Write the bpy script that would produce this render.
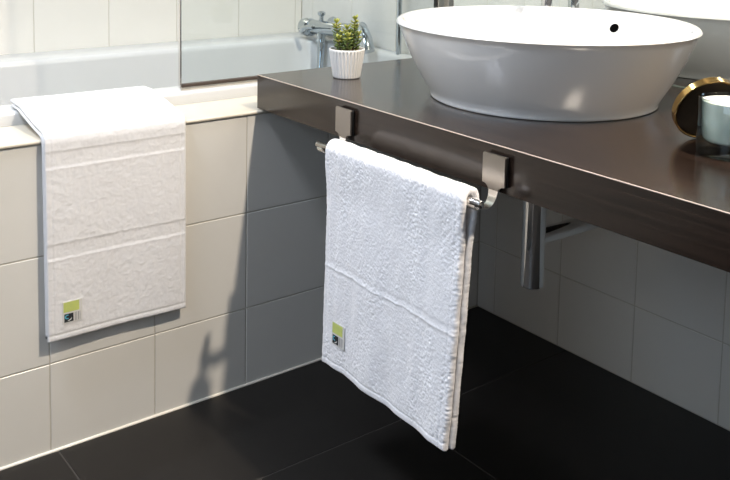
import bpy, bmesh, math, random
import numpy as np
from mathutils import Vector, Matrix

for o in list(bpy.data.objects):
    bpy.data.objects.remove(o)
scene = bpy.context.scene
C = scene.collection
random.seed(4)

# ------------------------------------------------------------------ camera
cam_d = bpy.data.cameras.new('camera')
cam = bpy.data.objects.new('camera', cam_d)
C.objects.link(cam)
scene.camera = cam
cam.location = (1.563617, -1.584100, 0.975979)
cam.rotation_euler = (1.468675, -0.019020, 0.915177)
cam_d.sensor_fit = 'HORIZONTAL'
cam_d.sensor_width = 36.0
cam_d.lens = 918.733 / 730.0 * 36.0
cam_d.shift_x = (365.0 - 363.381) / 730.0
cam_d.shift_y = (4.762 - 240.0) / 730.0
cam_d.clip_start = 0.02

# ------------------------------------------------------------------ colour management, world
vs = scene.view_settings
scene.display_settings.display_device = 'sRGB'
vs.view_transform = 'Standard'
vs.look = 'None'
vs.exposure = 0.0
vs.gamma = 1.0
vs.use_curve_mapping = False
world = bpy.data.worlds.new('world')
scene.world = world
world.use_nodes = True
bg = world.node_tree.nodes['Background']
bg.inputs[0].default_value = (0.62, 0.78, 1.0, 1)
bg.inputs[1].default_value = 0.5

ROOM_X0, ROOM_X1, ROOM_Y0, ROOM_Y1, ROOM_Z = -0.80, 2.40, -2.60, 0.0, 2.40
WIN_X0, WIN_X1, WIN_Z0, WIN_Z1 = 0.90, 1.90, 1.05, 2.00     # window in the wall behind the camera
SKY_X0, SKY_X1, SKY_Y0, SKY_Y1 = 0.0, 0.50, -2.20, -1.60      # unseen roof window, added to light the hand towel


def area_light(name, loc, rot, size, power, color, size_y=None, shape=None, spread=None):
    d = bpy.data.lights.new(name, 'AREA')
    d.energy = power
    d.color = color
    d.size = size
    if size_y:
        d.shape = 'RECTANGLE'
        d.size_y = size_y
    elif shape:
        d.shape = shape
    if spread:
        d.spread = spread
    o = bpy.data.objects.new(name, d)
    C.objects.link(o)
    o.location = loc
    o.rotation_euler = rot
    return o


# daylight coming in through the window behind the camera
area_light('window_daylight', ((WIN_X0 + WIN_X1) / 2, ROOM_Y0 - 0.10, (WIN_Z0 + WIN_Z1) / 2),
           (math.radians(90), 0, 0), WIN_X1 - WIN_X0, 13.0, (0.60, 0.78, 1.0), size_y=WIN_Z1 - WIN_Z0)
# cool light added above an unseen roof window to brighten the hand towel
area_light('added_towel_light', ((SKY_X0 + SKY_X1) / 2, (SKY_Y0 + SKY_Y1) / 2, ROOM_Z + 0.14), (0, 0, 0), SKY_X1 - SKY_X0, 76.0, (0.84, 0.88, 1.0), size_y=SKY_Y1 - SKY_Y0)


# ------------------------------------------------------------------ materials
def lin(c):
    return tuple(((v / 255) / 12.92 if v <= 10 else (((v / 255) + 0.055) / 1.055) ** 2.4) for v in c)


def mat(name, col, rough=0.5, metal=0.0, spec=0.5, noise=None, bump=None, coat=0.0, sheen=0.0, trans=0.0, ior=1.45,
        sss=0.0, emit=None, stretch=None):
    """noise = (scale, second colour, strength); bump = (scale, strength, distance)"""
    m = bpy.data.materials.new(name)
    m.use_nodes = True
    nt = m.node_tree
    b = nt.nodes['Principled BSDF']
    b.inputs['Base Color'].default_value = (*col, 1)
    b.inputs['Roughness'].default_value = rough
    b.inputs['Metallic'].default_value = metal
    b.inputs['Specular IOR Level'].default_value = spec
    b.inputs['IOR'].default_value = ior
    b.inputs['Coat Weight'].default_value = coat
    b.inputs['Coat Roughness'].default_value = 0.08
    b.inputs['Sheen Weight'].default_value = sheen
    b.inputs['Transmission Weight'].default_value = trans
    if sss:
        b.inputs['Subsurface Weight'].default_value = sss
        b.inputs['Subsurface Radius'].default_value = (0.01, 0.008, 0.006)
    if emit:
        b.inputs['Emission Color'].default_value = (*emit[0], 1)
        b.inputs['Emission Strength'].default_value = emit[1]
    if noise or bump:
        tc = nt.nodes.new('ShaderNodeTexCoord')
        mp = nt.nodes.new('ShaderNodeMapping')
        nt.links.new(tc.outputs['Object'], mp.inputs[0])
        if stretch:
            mp.inputs['Scale'].default_value = stretch
    if noise:
        n = nt.nodes.new('ShaderNodeTexNoise')
        n.inputs['Scale'].default_value = noise[0]
        n.inputs['Detail'].default_value = 6
        n.inputs['Roughness'].default_value = 0.6
        nt.links.new(mp.outputs[0], n.inputs['Vector'])
        r = nt.nodes.new('ShaderNodeValToRGB')
        r.color_ramp.elements[0].position = 0.5 - 0.5 * noise[2]
        r.color_ramp.elements[1].position = 0.5 + 0.5 * noise[2]
        r.color_ramp.elements[0].color = (*col, 1)
        r.color_ramp.elements[1].color = (*noise[1], 1)
        nt.links.new(n.outputs['Fac'], r.inputs[0])
        nt.links.new(r.outputs[0], b.inputs['Base Color'])
    if bump:
        n2 = nt.nodes.new('ShaderNodeTexNoise')
        n2.inputs['Scale'].default_value = bump[0]
        n2.inputs['Detail'].default_value = 4
        nt.links.new(mp.outputs[0], n2.inputs['Vector'])
        bp = nt.nodes.new('ShaderNodeBump')
        bp.inputs['Strength'].default_value = bump[1]
        bp.inputs['Distance'].default_value = bump[2]
        nt.links.new(n2.outputs['Fac'], bp.inputs['Height'])
        nt.links.new(bp.outputs[0], b.inputs['Normal'])
    return m


def clear_pane(name, tint, ior=1.45, edge=None):
    """thin clear glass: straight-through transmission plus a Fresnel reflection"""
    m = bpy.data.materials.new(name)
    m.use_nodes = True
    nt = m.node_tree
    nt.nodes.remove(nt.nodes['Principled BSDF'])
    out = nt.nodes['Material Output']
    t = nt.nodes.new('ShaderNodeBsdfTransparent')
    t.inputs[0].default_value = (*tint, 1)
    if edge:                      # a longer way through the glass where the wall curves away
        lw = nt.nodes.new('ShaderNodeLayerWeight')
        lw.inputs['Blend'].default_value = 0.35
        cr = nt.nodes.new('ShaderNodeValToRGB')
        cr.color_ramp.elements[0].position = 0.15
        cr.color_ramp.elements[0].color = (*tint, 1)
        cr.color_ramp.elements[1].position = 0.65
        cr.color_ramp.elements[1].color = (*edge, 1)
        nt.links.new(lw.outputs['Facing'], cr.inputs[0])
        nt.links.new(cr.outputs[0], t.inputs[0])
    g = nt.nodes.new('ShaderNodeBsdfGlossy')
    g.inputs['Roughness'].default_value = 0.01
    f = nt.nodes.new('ShaderNodeFresnel')
    # same reflectance on both faces of the sheet (it does not bend the light passing through)
    ge = nt.nodes.new('ShaderNodeNewGeometry')
    mr_ = nt.nodes.new('ShaderNodeMapRange')
    mr_.inputs[3].default_value = ior
    mr_.inputs[4].default_value = 1.0 / ior
    nt.links.new(ge.outputs['Backfacing'], mr_.inputs[0])
    nt.links.new(mr_.outputs[0], f.inputs[0])
    mx = nt.nodes.new('ShaderNodeMixShader')
    nt.links.new(f.outputs[0], mx.inputs[0])
    nt.links.new(t.outputs[0], mx.inputs[1])
    nt.links.new(g.outputs[0], mx.inputs[2])
    nt.links.new(mx.outputs[0], out.inputs[0])
    return m


def wood_mat(name, dark, light, rough):
    m = bpy.data.materials.new(name)
    m.use_nodes = True
    nt = m.node_tree
    b = nt.nodes['Principled BSDF']
    tc = nt.nodes.new('ShaderNodeTexCoord')
    mp = nt.nodes.new('ShaderNodeMapping')
    mp.inputs['Scale'].default_value = (2.5, 70.0, 70.0)
    nt.links.new(tc.outputs['Object'], mp.inputs[0])
    n = nt.nodes.new('ShaderNodeTexNoise')
    n.inputs['Scale'].default_value = 1.6
    n.inputs['Detail'].default_value = 8
    n.inputs['Roughness'].default_value = 0.65
    n.inputs['Distortion'].default_value = 0.3
    nt.links.new(mp.outputs[0], n.inputs['Vector'])
    r = nt.nodes.new('ShaderNodeValToRGB')
    r.color_ramp.elements[0].position = 0.34
    r.color_ramp.elements[1].position = 0.68
    r.color_ramp.elements[0].color = (*dark, 1)
    r.color_ramp.elements[1].color = (*light, 1)
    nt.links.new(n.outputs['Fac'], r.inputs[0])
    nt.links.new(r.outputs[0], b.inputs['Base Color'])
    b.inputs['Roughness'].default_value = rough
    b.inputs['Coat Weight'].default_value = 0.3
    b.inputs['Coat Roughness'].default_value = 0.14
    bp = nt.nodes.new('ShaderNodeBump')
    bp.inputs['Strength'].default_value = 0.12
    bp.inputs['Distance'].default_value = 0.0006
    nt.links.new(n.outputs['Fac'], bp.inputs['Height'])
    nt.links.new(bp.outputs[0], b.inputs['Normal'])
    return m


def brushed_mat(name, col, rough):
    m = mat(name, col, rough, metal=1.0, bump=(1.0, 0.10, 0.0004), stretch=(1500, 1500, 30))
    return m


M = {}
M['tile'] = mat('glazed_tile', (0.74, 0.725, 0.68), 0.16, noise=(9.0, (0.77, 0.755, 0.71), 0.6), bump=(14.0, 0.10, 0.002))
M['grout'] = mat('tile_grout', (0.60, 0.57, 0.50), 0.85, noise=(60, (0.52, 0.49, 0.43), 0.7))
M['silicone'] = mat('silicone_joint', (0.84, 0.80, 0.71), 0.4, noise=(40, (0.78, 0.73, 0.63), 0.6))
M['ledge'] = mat('ledge_ceramic', (0.70, 0.645, 0.54), 0.2, noise=(12, (0.66, 0.605, 0.50), 0.7), bump=(20, 0.06, 0.002))
M['acrylic'] = mat('bath_acrylic', (0.58, 0.59, 0.59), 0.22, noise=(5, (0.61, 0.62, 0.62), 0.7))
M['floor'] = mat('dark_floor_tile', (0.0085, 0.0075, 0.0068), 0.42, spec=0.35, noise=(24, (0.0125, 0.0108, 0.0095), 0.7), bump=(180, 0.05, 0.001))
M['floor_grout'] = mat('floor_grout', (0.045, 0.040, 0.036), 0.9, noise=(70, (0.035, 0.031, 0.027), 0.6))
M['plaster'] = mat('wall_plaster', (0.13, 0.13, 0.135), 0.9, noise=(8, (0.15, 0.15, 0.155), 0.7), bump=(120, 0.1, 0.001))
M['ceiling'] = mat('ceiling_paint', (0.28, 0.28, 0.28), 0.9, noise=(8, (0.31, 0.31, 0.31), 0.7))
M['wood'] = wood_mat('wenge_laminate', (0.0075, 0.0045, 0.0033), (0.033, 0.0190, 0.0130), 0.22)
M['edge'] = mat('painted_edge_highlight', (0.60, 0.50, 0.42), 0.35, noise=(50, (0.52, 0.42, 0.35), 0.6))  # pale colour paints the highlight along the counter's front edge
M['ceramic'] = mat('white_ceramic', (0.74, 0.74, 0.73), 0.10, noise=(6, (0.76, 0.76, 0.75), 0.7), coat=0.3)
M['black_hole'] = mat('overflow_painted_shade', (0.002, 0.002, 0.002), 1.0, spec=0.0, noise=(30, (0.003, 0.003, 0.003), 0.6))
M['chrome'] = mat('chrome', (0.80, 0.81, 0.82), 0.07, metal=1.0, noise=(20, (0.83, 0.84, 0.85), 0.7))
M['chrome_grey'] = mat('chrome_dim_reflection', (0.50, 0.55, 0.59), 0.09, metal=1.0, noise=(20, (0.54, 0.59, 0.63), 0.7))  # chrome darkened in its base colour to imitate reflecting a dim room
M['satin'] = brushed_mat('brushed_steel', (0.36, 0.335, 0.31), 0.30)
M['steel'] = mat('polished_steel', (0.78, 0.76, 0.73), 0.16, metal=1.0, noise=(30, (0.72, 0.70, 0.67), 0.7))
M['rubber'] = mat('black_rubber', (0.010, 0.010, 0.010), 0.6, noise=(60, (0.016, 0.016, 0.016), 0.6))
M['mirror'] = mat('mirror_silver', (0.86, 0.89, 0.88), 0.012, metal=1.0, noise=(3, (0.87, 0.90, 0.89), 0.8))
M['mirror_edge'] = mat('mirror_edge', (0.30, 0.38, 0.36), 0.25, noise=(30, (0.24, 0.32, 0.30), 0.6))
M['pane'] = clear_pane('screen_glass', (0.955, 0.975, 0.975))
M['window_glass'] = clear_pane('window_glass', (0.97, 0.98, 0.98))
M['seal'] = mat('dark_seal', (0.055, 0.040, 0.032), 0.4, noise=(60, (0.08, 0.06, 0.05), 0.6))
M['pot'] = mat('matt_white_pot', (0.82, 0.81, 0.79), 0.45, noise=(40, (0.78, 0.77, 0.75), 0.6))
M['soil'] = mat('potting_soil', (0.20, 0.12, 0.075), 0.95, noise=(300, (0.07, 0.045, 0.03), 0.6), bump=(400, 0.8, 0.003))
M['leaf'] = mat('succulent_leaf', (0.10, 0.155, 0.045), 0.45, noise=(120, (0.20, 0.26, 0.07), 0.7), spec=0.4)
M['leaf_tip'] = mat('succulent_young_leaf', (0.26, 0.33, 0.06), 0.45, noise=(140, (0.44, 0.42, 0.10), 0.7), spec=0.4)
M['stem'] = mat('succulent_stem', (0.12, 0.11, 0.05), 0.7, noise=(160, (0.17, 0.10, 0.06), 0.6))
M['jar_glass'] = clear_pane('candle_jar_glass', (0.93, 0.965, 0.95), ior=1.6, edge=(0.20, 0.27, 0.25))
M['wax'] = mat('candle_wax', (0.70, 0.74, 0.69), 0.35, noise=(22, (0.84, 0.84, 0.80), 0.7), sss=0.3)
M['wick'] = mat('candle_wick', (0.05, 0.045, 0.04), 0.9, noise=(200, (0.09, 0.08, 0.07), 0.6))
M['brass'] = mat('polished_brass', (0.80, 0.52, 0.19), 0.20, metal=1.0, noise=(60, (0.72, 0.46, 0.17), 0.6))
M['lid_dark'] = mat('lid_lining', (0.030, 0.020, 0.012), 0.30, noise=(80, (0.045, 0.031, 0.02), 0.6))
M['terry'] = mat('terry_cloth', (0.85, 0.845, 0.87), 1.0, spec=0.1, sheen=0.35, noise=(260, (0.92, 0.915, 0.935), 0.7), bump=(900, 0.5, 0.0010))
M['towel'] = mat('flat_towel_cloth', (0.80, 0.795, 0.80), 1.0, spec=0.1, sheen=0.25, noise=(240, (0.84, 0.835, 0.84), 0.7), bump=(1100, 0.45, 0.0010))
M['tag_white'] = mat('label_white', (0.76, 0.75, 0.72), 0.8, noise=(400, (0.70, 0.69, 0.66), 0.6))
M['tag_green'] = mat('label_lime', (0.62, 0.68, 0.17), 0.8, noise=(160, (0.52, 0.60, 0.20), 0.6))
M['tag_black'] = mat('label_black', (0.016, 0.018, 0.020), 0.8, noise=(300, (0.028, 0.03, 0.032), 0.6))
M['tag_cyan'] = mat('label_cyan', (0.10, 0.42, 0.55), 0.8, noise=(300, (0.13, 0.46, 0.58), 0.6))
M['tag_grey'] = mat('label_grey', (0.30, 0.29, 0.29), 0.8, noise=(300, (0.36, 0.35, 0.35), 0.6))
M['lamp_ring'] = mat('lamp_ring', (0.75, 0.75, 0.74), 0.35, metal=0.6, noise=(30, (0.70, 0.70, 0.69), 0.6))
M['lamp_lens'] = mat('lamp_lens', (0.9, 0.85, 0.75), 0.4, noise=(30, (0.88, 0.83, 0.73), 0.6), emit=((1.0, 0.80, 0.58), 4.0))
M['frame'] = mat('window_frame_paint', (0.72, 0.72, 0.71), 0.4, noise=(20, (0.69, 0.69, 0.68), 0.6))


# ------------------------------------------------------------------ helpers
def link(name, me, m, parent=None, smooth=False, angle=None):
    o = bpy.data.objects.new(name, me)
    C.objects.link(o)
    if m is not None and len(me.materials) == 0:
        me.materials.append(m)
    if parent is not None:
        o.parent = parent
    if smooth:
        me.shade_smooth()
    if angle is not None:
        me.set_sharp_from_angle(angle=math.radians(angle))
    return o


def tag(o, label=None, cat=None, group=None, kind=None):
    if label: o['label'] = label
    if cat: o['category'] = cat
    if group: o['group'] = group
    if kind: o['kind'] = kind
    return o


def empty(name, loc, label, cat, group=None):
    o = bpy.data.objects.new(name, None)
    o.empty_display_size = 0.05
    C.objects.link(o)
    o.location = loc
    bpy.context.view_layer.update()
    return tag(o, label, cat, group)


def put(name, me, m, root, smooth=False, angle=None):
    """mesh in world coordinates, made a child of root (whose origin is anywhere)"""
    o = link(name, me, m, None, smooth, angle)
    if root is not None:
        o.parent = root
        w = Vector((0, 0, 0))
        r = root
        while r is not None:
            w += r.location
            r = r.parent
        o.location = -w
    return o


def bm_mesh(bm, name='m'):
    me = bpy.data.meshes.new(name)
    bm.to_mesh(me)
    bm.free()
    return me


def box_mesh(lo, hi, bev=0.0, seg=2):
    bm = bmesh.new()
    bmesh.ops.create_cube(bm, size=1.0)
    for v in bm.verts:
        v.co = Vector([(lo[i] + hi[i]) / 2 + v.co[i] * (hi[i] - lo[i]) for i in range(3)])
    if bev > 0:
        bmesh.ops.bevel(bm, geom=list(bm.edges), offset=bev, segments=seg, profile=0.5, affect='EDGES')
    return bm_mesh(bm)


def lathe_mesh(prof, segs=64, axis_m=None, rfun=None, close=True):
    """prof: list of (r, z); axis_m: Matrix placing the local z axis"""
    verts, faces = [], []
    n = len(prof)
    idx = []
    for (r, z) in prof:
        if r < 1e-6:
            idx.append([len(verts)] * segs)
            verts.append((0, 0, z))
        else:
            row = []
            for k in range(segs):
                a = 2 * math.pi * k / segs
                rr = r if rfun is None else rfun(r, z, a)
                row.append(len(verts))
                verts.append((rr * math.cos(a), rr * math.sin(a), z))
            idx.append(row)
    for i in range(n - 1):
        for k in range(segs):
            k2 = (k + 1) % segs
            f = [idx[i][k], idx[i][k2], idx[i + 1][k2], idx[i + 1][k]]
            g = []
            for q in f:
                if q not in g:
                    g.append(q)
            if len(g) >= 3:
                faces.append(g)
    if axis_m is not None:
        verts = [tuple(axis_m @ Vector(v)) for v in verts]
    me = bpy.data.meshes.new('lathe')
    me.from_pydata(verts, [], faces)
    me.update()
    return me


def align(origin, direction):
    return Matrix.Translation(origin) @ Vector(direction).normalized().to_track_quat('Z', 'Y').to_matrix().to_4x4()


def catmull(pts, k=8):
    P = [Vector(p) for p in pts]
    P = [P[0] * 2 - P[1]] + P + [P[-1] * 2 - P[-2]]
    out = []
    for i in range(1, len(P) - 2):
        for j in range(k):
            t = j / k
            a, b, c, d = P[i - 1], P[i], P[i + 1], P[i + 2]
            out.append(0.5 * ((2 * b) + (c - a) * t + (2 * a - 5 * b + 4 * c - d) * t * t + (3 * b - a - 3 * c + d) * t ** 3))
    out.append(P[-2])
    return out


def tube_mesh(pts, rad, segs=16, cap=True):
    """swept tube through pts; rad a number or a list"""
    P = [Vector(p) for p in pts]
    n = len(P)
    R = rad if isinstance(rad, (list, tuple)) else [rad] * n
    t0 = (P[1] - P[0]).normalized()
    up = Vector((0, 0, 1)) if abs(t0.z) < 0.9 else Vector((1, 0, 0))
    nrm = (up - t0 * up.dot(t0)).normalized()
    verts, faces = [], []
    for i in range(n):
        t = (P[min(i + 1, n - 1)] - P[max(i - 1, 0)]).normalized()
        nrm = (nrm - t * nrm.dot(t)).normalized()
        b = t.cross(nrm)
        for k in range(segs):
            a = 2 * math.pi * k / segs
            verts.append(tuple(P[i] + (nrm * math.cos(a) + b * math.sin(a)) * R[i]))
    for i in range(n - 1):
        for k in range(segs):
            k2 = (k + 1) % segs
            faces.append((i * segs + k, i * segs + k2, (i + 1) * segs + k2, (i + 1) * segs + k))
    if cap:
        faces.append(tuple(range(segs - 1, -1, -1)))
        faces.append(tuple((n - 1) * segs + k for k in range(segs)))
    me = bpy.data.meshes.new('tube')
    me.from_pydata(verts, [], faces)
    me.update()
    return me


def strip_mesh(pts2, halfw, thick, place):
    """bent metal strip: pts2 = path of 2-D points, halfw(i) half width, place(w, a, b) -> 3-D"""
    n = len(pts2)
    verts, faces = [], []
    for i in range(n):
        a = Vector(pts2[max(i - 1, 0)])
        b = Vector(pts2[min(i + 1, n - 1)])
        t = (b - a).normalized()
        nn = Vector((-t.y, t.x)) * thick / 2
        p = Vector(pts2[i])
        h = halfw(i / (n - 1))
        for (w, s) in ((-h, 1), (h, 1), (h, -1), (-h, -1)):
            q = p + nn * s
            verts.append(place(w, q.x, q.y))
    for i in range(n - 1):
        for k in range(4):
            k2 = (k + 1) % 4
            faces.append((i * 4 + k, i * 4 + k2, (i + 1) * 4 + k2, (i + 1) * 4 + k))
    faces.append((3, 2, 1, 0))
    faces.append(tuple((n - 1) * 4 + k for k in range(4)))
    bm = bmesh.new()
    vv = [bm.verts.new(v) for v in verts]
    for f in faces:
        bm.faces.new([vv[q] for q in f])
    bmesh.ops.recalc_face_normals(bm, faces=bm.faces)
    return bm_mesh(bm)


# ------------------------------------------------------------------ the room
def struct(name, me, m, label, smooth=False):
    o = link(name, me, m, None, smooth)
    tag(o, label, name.split('_')[0], kind='structure')
    return o


_tile_cache = {}


def tile_field(parent, origin, U, V, N, us, vs, m, gap=0.0022, thick=0.005, skip=None, bev=0.0009, name='tile'):
    """one object per tile; front faces lie in the plane through origin; us, vs are the joint positions"""
    U, V, N = Vector(U), Vector(V), Vector(N)
    rot = Matrix((U, V, N)).transposed().to_4x4()
    for i in range(len(us) - 1):
        for j in range(len(vs) - 1):
            if skip and skip(us[i], us[i + 1], vs[j], vs[j + 1]):
                continue
            w, h = us[i + 1] - us[i] - gap, vs[j + 1] - vs[j] - gap
            key = (round(w, 4), round(h, 4), m.name, thick)
            if key not in _tile_cache:
                me = box_mesh((-w / 2, -h / 2, -thick), (w / 2, h / 2, 0), bev, 1)
                me.materials.append(m)
                _tile_cache[key] = me
            o = bpy.data.objects.new(name, _tile_cache[key])
            C.objects.link(o)
            o.parent = parent
            c = Vector(origin) + U * ((us[i] + us[i + 1]) / 2) + V * ((vs[j] + vs[j + 1]) / 2)
            # a hair of unevenness, as hand-laid tiles have
            tilt = Matrix.Rotation(random.uniform(-1, 1) * 0.0012, 4, 'X') @ Matrix.Rotation(random.uniform(-1, 1) * 0.0012, 4, 'Y')
            o.matrix_local = Matrix.Translation(c) @ rot @ tilt


GR = 0.0012      # joints lie this far behind the tile faces
APRON_Y = -1.80

floor = struct('floor', box_mesh((ROOM_X0 - 0.1, ROOM_Y0 - 0.1, -0.08), (ROOM_X1 + 0.1, 0.1, -0.0009)), M['floor_grout'],
               'near-black large-format tiled bathroom floor')
fx = [0.0, 0.285, 0.885, 1.485, 2.085, ROOM_X1]
fy = [-2.60, -2.21, -1.631, -1.052, -0.473, 0.0]
tile_field(floor, (0, 0, 0), (1, 0, 0), (0, 1, 0), (0, 0, 1), fx, fy, M['floor'], gap=0.0022, thick=0.008)

bm = bmesh.new()
for lo, hi in (((ROOM_X0 - 0.1, ROOM_Y0 - 0.1), (SKY_X0, 0.1)), ((SKY_X1, ROOM_Y0 - 0.1), (ROOM_X1 + 0.1, 0.1)),
               ((SKY_X0, ROOM_Y0 - 0.1), (SKY_X1, SKY_Y0)), ((SKY_X0, SKY_Y1), (SKY_X1, 0.1))):
    r = bmesh.ops.create_cube(bm, size=1.0)
    for v in r['verts']:
        v.co = Vector(((lo[0] + hi[0]) / 2 + v.co.x * (hi[0] - lo[0]), (lo[1] + hi[1]) / 2 + v.co.y * (hi[1] - lo[1]), ROOM_Z + 0.05 + v.co.z * 0.1))
ceil_o = struct('ceiling', bm_mesh(bm), M['ceiling'], 'plain painted bathroom ceiling with an added roof window')
sky = bpy.data.objects.new('window_added', None)  # unseen window added around the extra towel light
C.objects.link(sky)
tag(sky, 'small unseen roof window added in the ceiling to light the towel', 'window', kind='structure')
for lo, hi in (((SKY_X0, SKY_Y0), (SKY_X1, SKY_Y0 + 0.03)), ((SKY_X0, SKY_Y1 - 0.03), (SKY_X1, SKY_Y1)),
               ((SKY_X0, SKY_Y0 + 0.03), (SKY_X0 + 0.03, SKY_Y1 - 0.03)), ((SKY_X1 - 0.03, SKY_Y0 + 0.03), (SKY_X1, SKY_Y1 - 0.03))):
    link('window_frame', box_mesh((lo[0], lo[1], ROOM_Z + 0.05), (hi[0], hi[1], ROOM_Z + 0.09), 0.003), M['frame'], sky)
link('pane', box_mesh((SKY_X0 + 0.03, SKY_Y0 + 0.03, ROOM_Z + 0.068), (SKY_X1 - 0.03, SKY_Y1 - 0.03, ROOM_Z + 0.074)), M['window_glass'], sky)

wall_back = struct('wall_back', box_mesh((ROOM_X0 - 0.1, GR, -0.05), (ROOM_X1 + 0.1, 0.12, ROOM_Z)), M['grout'],
                   'white square tiled wall behind the washbasin counter')
bx = [0.0, 0.057] + [0.057 + 0.2 * k for k in range(1, 12)] + [ROOM_X1]
bz = [0.0, 0.166, 0.366, 0.566, 0.643]
tile_field(wall_back, (0, 0, 0), (1, 0, 0), (0, 0, 1), (0, -1, 0), bx, bz, M['tile'])
ax_ = [ROOM_X0, -0.743, -0.543, -0.343, -0.143, -0.130]
az_ = [0.366, 0.566, 0.766, 0.966, 1.166, 1.366, 1.566]
tile_field(wall_back, (0, 0, 0), (1, 0, 0), (0, 0, 1), (0, -1, 0), ax_[:-1], az_, M['tile'])

wall_left = struct('wall_left', box_mesh((ROOM_X0 - 0.1, ROOM_Y0, -0.05), (ROOM_X0 - GR, 0.0, ROOM_Z)), M['grout'],
                   'white tiled wall along the far side of the bathtub')
ly = [APRON_Y] + [-1.624 + 0.2 * k for k in range(0, 9)] + [0.0]
tile_field(wall_left, (ROOM_X0, 0, 0), (0, 1, 0), (0, 0, 1), (1, 0, 0), ly, az_, M['tile'])

wall_right = struct('wall_right', box_mesh((ROOM_X1, ROOM_Y0 - 0.1, -0.05), (ROOM_X1 + 0.1, 0.0, ROOM_Z)), M['plaster'],
                    'plain plastered wall right of the camera')
# rear wall with the window opening
bm = bmesh.new()
for lo, hi in (((ROOM_X0, -0.05), (WIN_X0, ROOM_Z)), ((WIN_X1, -0.05), (ROOM_X1, ROOM_Z)),
               ((WIN_X0, -0.05), (WIN_X1, WIN_Z0)), ((WIN_X0, WIN_Z1), (WIN_X1, ROOM_Z))):
    r = bmesh.ops.create_cube(bm, size=1.0)
    for v in r['verts']:
        v.co = Vector(((lo[0] + hi[0]) / 2 + v.co.x * (hi[0] - lo[0]), ROOM_Y0 - 0.04 + v.co.y * 0.08,
                       (lo[1] + hi[1]) / 2 + v.co.z * (hi[1] - lo[1])))
wall_rear = struct('wall_rear', bm_mesh(bm), M['plaster'], 'plain plastered wall behind the camera with a window')
win = bpy.data.objects.new('window_1', None)
C.objects.link(win)
tag(win, 'white framed window in the wall behind the camera', 'window', kind='structure')
for lo, hi in (((WIN_X0, WIN_Z0), (WIN_X1, WIN_Z0 + 0.05)), ((WIN_X0, WIN_Z1 - 0.05), (WIN_X1, WIN_Z1)),
               ((WIN_X0, WIN_Z0 + 0.05), (WIN_X0 + 0.05, WIN_Z1 - 0.05)), ((WIN_X1 - 0.05, WIN_Z0 + 0.05), (WIN_X1, WIN_Z1 - 0.05))):
    link('window_frame', box_mesh((lo[0], ROOM_Y0 - 0.06, lo[1]), (hi[0], ROOM_Y0 - 0.01, hi[1]), 0.004), M['frame'], win)
link('pane', box_mesh((WIN_X0 + 0.05, ROOM_Y0 - 0.038, WIN_Z0 + 0.05), (WIN_X1 - 0.05, ROOM_Y0 - 0.032, WIN_Z1 - 0.05)), M['window_glass'], win)

wall_alcove = struct('wall_alcove', box_mesh((ROOM_X0, ROOM_Y0, -0.05), (0.0, APRON_Y, ROOM_Z)), M['tile'],
                     'plain wall closing the near end of the bath alcove')

# the tiled front of the bath
wall_bath = struct('wall_bath', box_mesh((-0.115, APRON_Y, -0.05), (-GR, 0.0, 0.5645)), M['grout'],
                   'white square tiled front panel of the built-in bath')
py = [APRON_Y] + [-1.664 + 0.2 * k for k in range(0, 9)] + [0.0]
tile_field(wall_bath, (0, 0, 0), (0, 1, 0), (0, 0, 1), (1, 0, 0), py, [0.0, 0.165, 0.365, 0.565], M['tile'])

# ledge that caps the front panel, rounded nose
bm = bmesh.new()
prof = [(-0.128, 0.5652), (0.0005, 0.5652)]
for k in range(0, 7):
    a = -math.pi / 2 + math.pi * k / 6
    prof.append((0.0005 + 0.0038 * math.cos(a), 0.5690 + 0.0038 * math.sin(a)))
prof += [(-0.128, 0.5734)]
ra = [bm.verts.new((x, APRON_Y, z)) for x, z in prof]
rb = [bm.verts.new((x, 0.0, z)) for x, z in prof]
for k in range(len(prof)):
    k2 = (k + 1) % len(prof)
    bm.faces.new((ra[k], ra[k2], rb[k2], rb[k]))
bm.faces.new(ra); bm.faces.new(rb)
bmesh.ops.recalc_face_normals(bm, faces=bm.faces)
ledge = struct('trim_1', bm_mesh(bm), M['ledge'], 'cream ceramic ledge with rounded nose capping the bath panel')
# light silicone joints along the floor
ZC_TOP, ZC_BOT, YC, XC0, XC1 = 0.6429, 0.5742, -0.6337, -0.0132, 1.62
sil = struct('trim_2', tube_mesh([(0.0005, APRON_Y, 0.0005), (0.0005, 0, 0.0005)], 0.0032, 10), M['silicone'],
             'pale silicone joint between bath panel and dark floor', True)

# ------------------------------------------------------------------ bathtub
BX0, BX1, BY0, BY1, BZ = ROOM_X0 + 0.0005, -0.125, APRON_Y + 0.001, -0.001, 0.5985


def rrect(x0, x1, y0, y1, r, z, n=8):
    out = []
    for cx, cy, a0 in ((x1 - r, y1 - r, 0), (x0 + r, y1 - r, 90), (x0 + r, y0 + r, 180), (x1 - r, y0 + r, 270)):
        for k in range(n + 1):
            a = math.radians(a0 + 90 * k / n)
            out.append((cx + r * math.cos(a), cy + r * math.sin(a), z))
    return out


def loft(rings, cap_last=True, cap_first=False):
    bm = bmesh.new()
    R = [[bm.verts.new(p) for p in ring] for ring in rings]
    for a, b in zip(R[:-1], R[1:]):
        for k in range(len(a)):
            k2 = (k + 1) % len(a)
            bm.faces.new((a[k], a[k2], b[k2], b[k]))
    if cap_last:
        bm.faces.new(R[-1])
    if cap_first:
        bm.faces.new(list(reversed(R[0])))
    bmesh.ops.recalc_face_normals(bm, faces=bm.faces)
    return bm_mesh(bm)


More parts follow.
